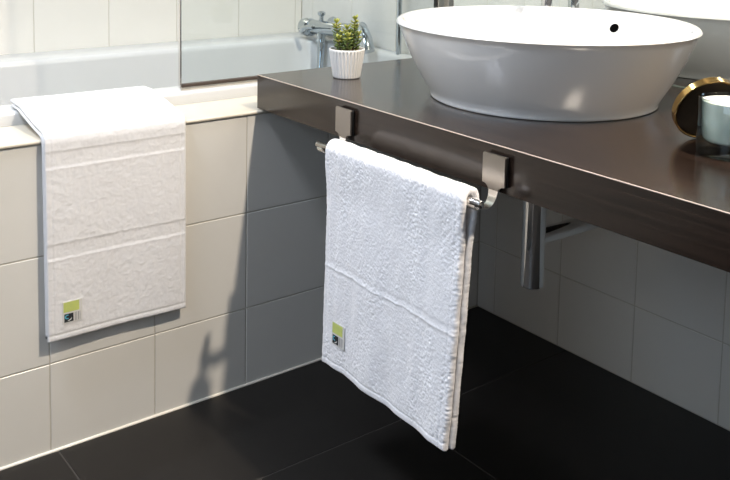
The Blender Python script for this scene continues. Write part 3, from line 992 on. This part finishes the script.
def leaf_verts(base, direction, length, width, upv):
    """thick little succulent leaf, 6-sided cross-sections"""
    d = direction.normalized()
    side = d.cross(upv).normalized()
    nn = side.cross(d).normalized()
    vs_, fs = [], []
    secs = ((0.0, 0.30), (0.35, 0.85), (0.7, 0.95), (0.92, 0.55), (1.0, 0.08))
    for t, k in secs:
        c = base + d * (length * t) + nn * (0.18 * length * t * t)
        for q in range(6):
            a = 2 * math.pi * q / 6
            vs_.append(c + side * (width / 2 * k * math.cos(a)) + nn * (width * 0.16 * k * math.sin(a)))
    for i in range(len(secs) - 1):
        for q in range(6):
            q2 = (q + 1) % 6
            fs.append((i * 6 + q, i * 6 + q2, (i + 1) * 6 + q2, (i + 1) * 6 + q))
    fs.append(tuple(range(24, 30)))
    return vs_, fs


# camera-independent layout: the stems stand in a loose ring in the pot
stems = [((-0.011, -0.0130), 0.058, (-0.004, -0.003)), ((0.012, 0.004), 0.066, (0.003, 0.004)), ((0.003, -0.003), 0.048, (0.001, -0.001)),
         ((-0.004, 0.010), 0.036, (-0.004, 0.004)), ((0.014, -0.010), 0.034, (0.006, -0.003)), ((-0.016, 0.001), 0.032, (-0.006, 0.0)),
         ((0.002, -0.016), 0.028, (0.0, -0.006)), ((0.009, 0.013), 0.034, (0.004, 0.005))]
for (sx, sy), hgt, (lx, ly_) in stems:
    b0 = PC + Vector((sx, sy, 0.050))
    b1 = b0 + Vector((lx, ly_, hgt))
    st = put('stem', tube_mesh([b0, (b0 + b1) / 2 + Vector((lx * -0.15, ly_ * 0.2, 0)), b1], [0.0016, 0.0014, 0.0010], 8), M['stem'], ps, True)
    tiers = max(4, int(hgt / 0.0062))
    for grp, mt in (('leaves', 'leaf'), ('young_leaves', 'leaf_tip')):
        V_, F_ = [], []
        for k in range(tiers + 1):
            t = 0.16 + 0.84 * k / tiers
            young = t > 0.74
            if young != (grp == 'young_leaves'):
                continue
            c = b0.lerp(b1, t)
            nl = 5 if young else 4
            for q in range(nl):
                a = 2 * math.pi * q / nl + k * 0.8 + rng.uniform(-0.2, 0.2)
                el = 0.30 + (0.55 if t > 0.97 else 0.0) + rng.uniform(-0.12, 0.12)
                L_ = (0.0118 if not young else 0.0112) * rng.uniform(0.85, 1.15)
                dv = Vector((math.cos(a) * math.cos(el), math.sin(a) * math.cos(el), math.sin(el)))
                v_, f_ = leaf_verts(c, dv, L_, 0.0072, Vector((0, 0, 1)))
                o_ = len(V_)
                V_ += [tuple(x) for x in v_]
                F_ += [tuple(i + o_ for i in f) for f in f_]
        me = bpy.data.meshes.new('leaves')
        me.from_pydata(V_, [], F_)
        me.update()
        put(grp, me, M[mt], st, True)

# ------------------------------------------------------------------ candle jar and its lid
JC = Vector((0.876, -0.394, ZC_TOP + 0.0003))
cj = empty('candle_jar', JC, 'clear glass jar candle with pale wax at the right end of the counter', 'candle')
RJ, HJ = 0.046, 0.081
jp = [(0, 0.0), (RJ - 0.004, 0.0), (RJ - 0.001, 0.0012), (RJ, 0.004), (RJ, HJ - 0.0012), (RJ - 0.0006, HJ - 0.0002), (RJ - 0.0016, HJ), (RJ - 0.0028, HJ - 0.0010),
      (RJ - 0.0036, HJ - 0.004), (RJ - 0.0055, 0.050), (RJ - 0.0060, 0.026), (RJ - 0.0090, 0.0195), (RJ - 0.016, 0.0160), (0, 0.0155)]
put('glass_jar', lathe_mesh(jp, 72, Matrix.Translation(JC)), M['jar_glass'], cj, True, 40)
wp = [(0, 0.0170), (RJ - 0.017, 0.0175), (RJ - 0.0100, 0.0210), (RJ - 0.0070, 0.028), (RJ - 0.0064, 0.0520), (RJ - 0.0052, 0.0760), (RJ - 0.007, 0.0742), (0.012, 0.0725), (0, 0.0728)]
put('wax', lathe_mesh(wp, 64, Matrix.Translation(JC)), M['wax'], cj, True, 40)
put('wick', tube_mesh([JC + Vector((0, 0, 0.071)), JC + Vector((0.0005, 0.0003, 0.076)), JC + Vector((0.0016, 0.0006, 0.0795))], [0.0009, 0.0009, 0.0006], 8), M['wick'], cj, True)

LN = Vector((0.793, -0.453, -0.407)).normalized()
LCt = Vector((0.8153, -0.3538, 0.6905))
RL = 0.052
lm = align(LCt, LN)
ld = empty('brass_disc_lid', (0.8153, -0.3538, ZC_TOP), 'round brass candle lid leaning on edge behind the glass jar', 'lid')
put('rim', lathe_mesh([(0.0, -0.012), (RL - 0.0010, -0.012), (RL, -0.0112), (RL, 0.0), (RL - 0.0008, 0.0006), (RL - 0.0022, 0.0006), (RL - 0.0028, 0.0), (RL - 0.0028, -0.0060), (0, -0.0060)], 80, lm), M['brass'], ld, True, 35)
put('lining', lathe_mesh([(0, -0.0035), (RL - 0.0035, -0.0035), (RL - 0.0032, -0.0042), (RL - 0.0032, -0.0058), (0, -0.0058)], 72, lm), M['lid_dark'], ld, True, 35)


# ------------------------------------------------------------------ ceiling downlights (their light is in the fixture)
def downlight(x, y, power, color, label, size=0.07):
    o = empty('ceiling_downlight', (x, y, ROOM_Z), label, 'ceiling light', 'recessed ceiling downlights')
    put('ring', lathe_mesh([(0.045, -0.0004), (0.060, -0.0004), (0.059, -0.006), (0.045, -0.008), (0.045, -0.0004)], 48, Matrix.Translation((x, y, ROOM_Z))), M['lamp_ring'], o, True, 40)
    put('lens', lathe_mesh([(0, -0.0006), (0.0448, -0.0006), (0.0448, -0.003), (0, -0.004)], 48, Matrix.Translation((x, y, ROOM_Z))), M['lamp_lens'], o, True, 40)
    l = area_light('downlight_lamp', (x, y, ROOM_Z - 0.012), (0, 0, 0), size, power, color, shape='DISK')
    return l


downlight(1.40, -0.40, 66.0, (1.0, 0.87, 0.72), 'recessed ceiling downlight above the right part of the counter')
downlight(-0.42, -0.75, 8.5, (0.80, 0.92, 1.0), 'unseen ceiling downlight added above the bathtub to brighten the alcove')  # lamp added out of view to lift the bath alcove
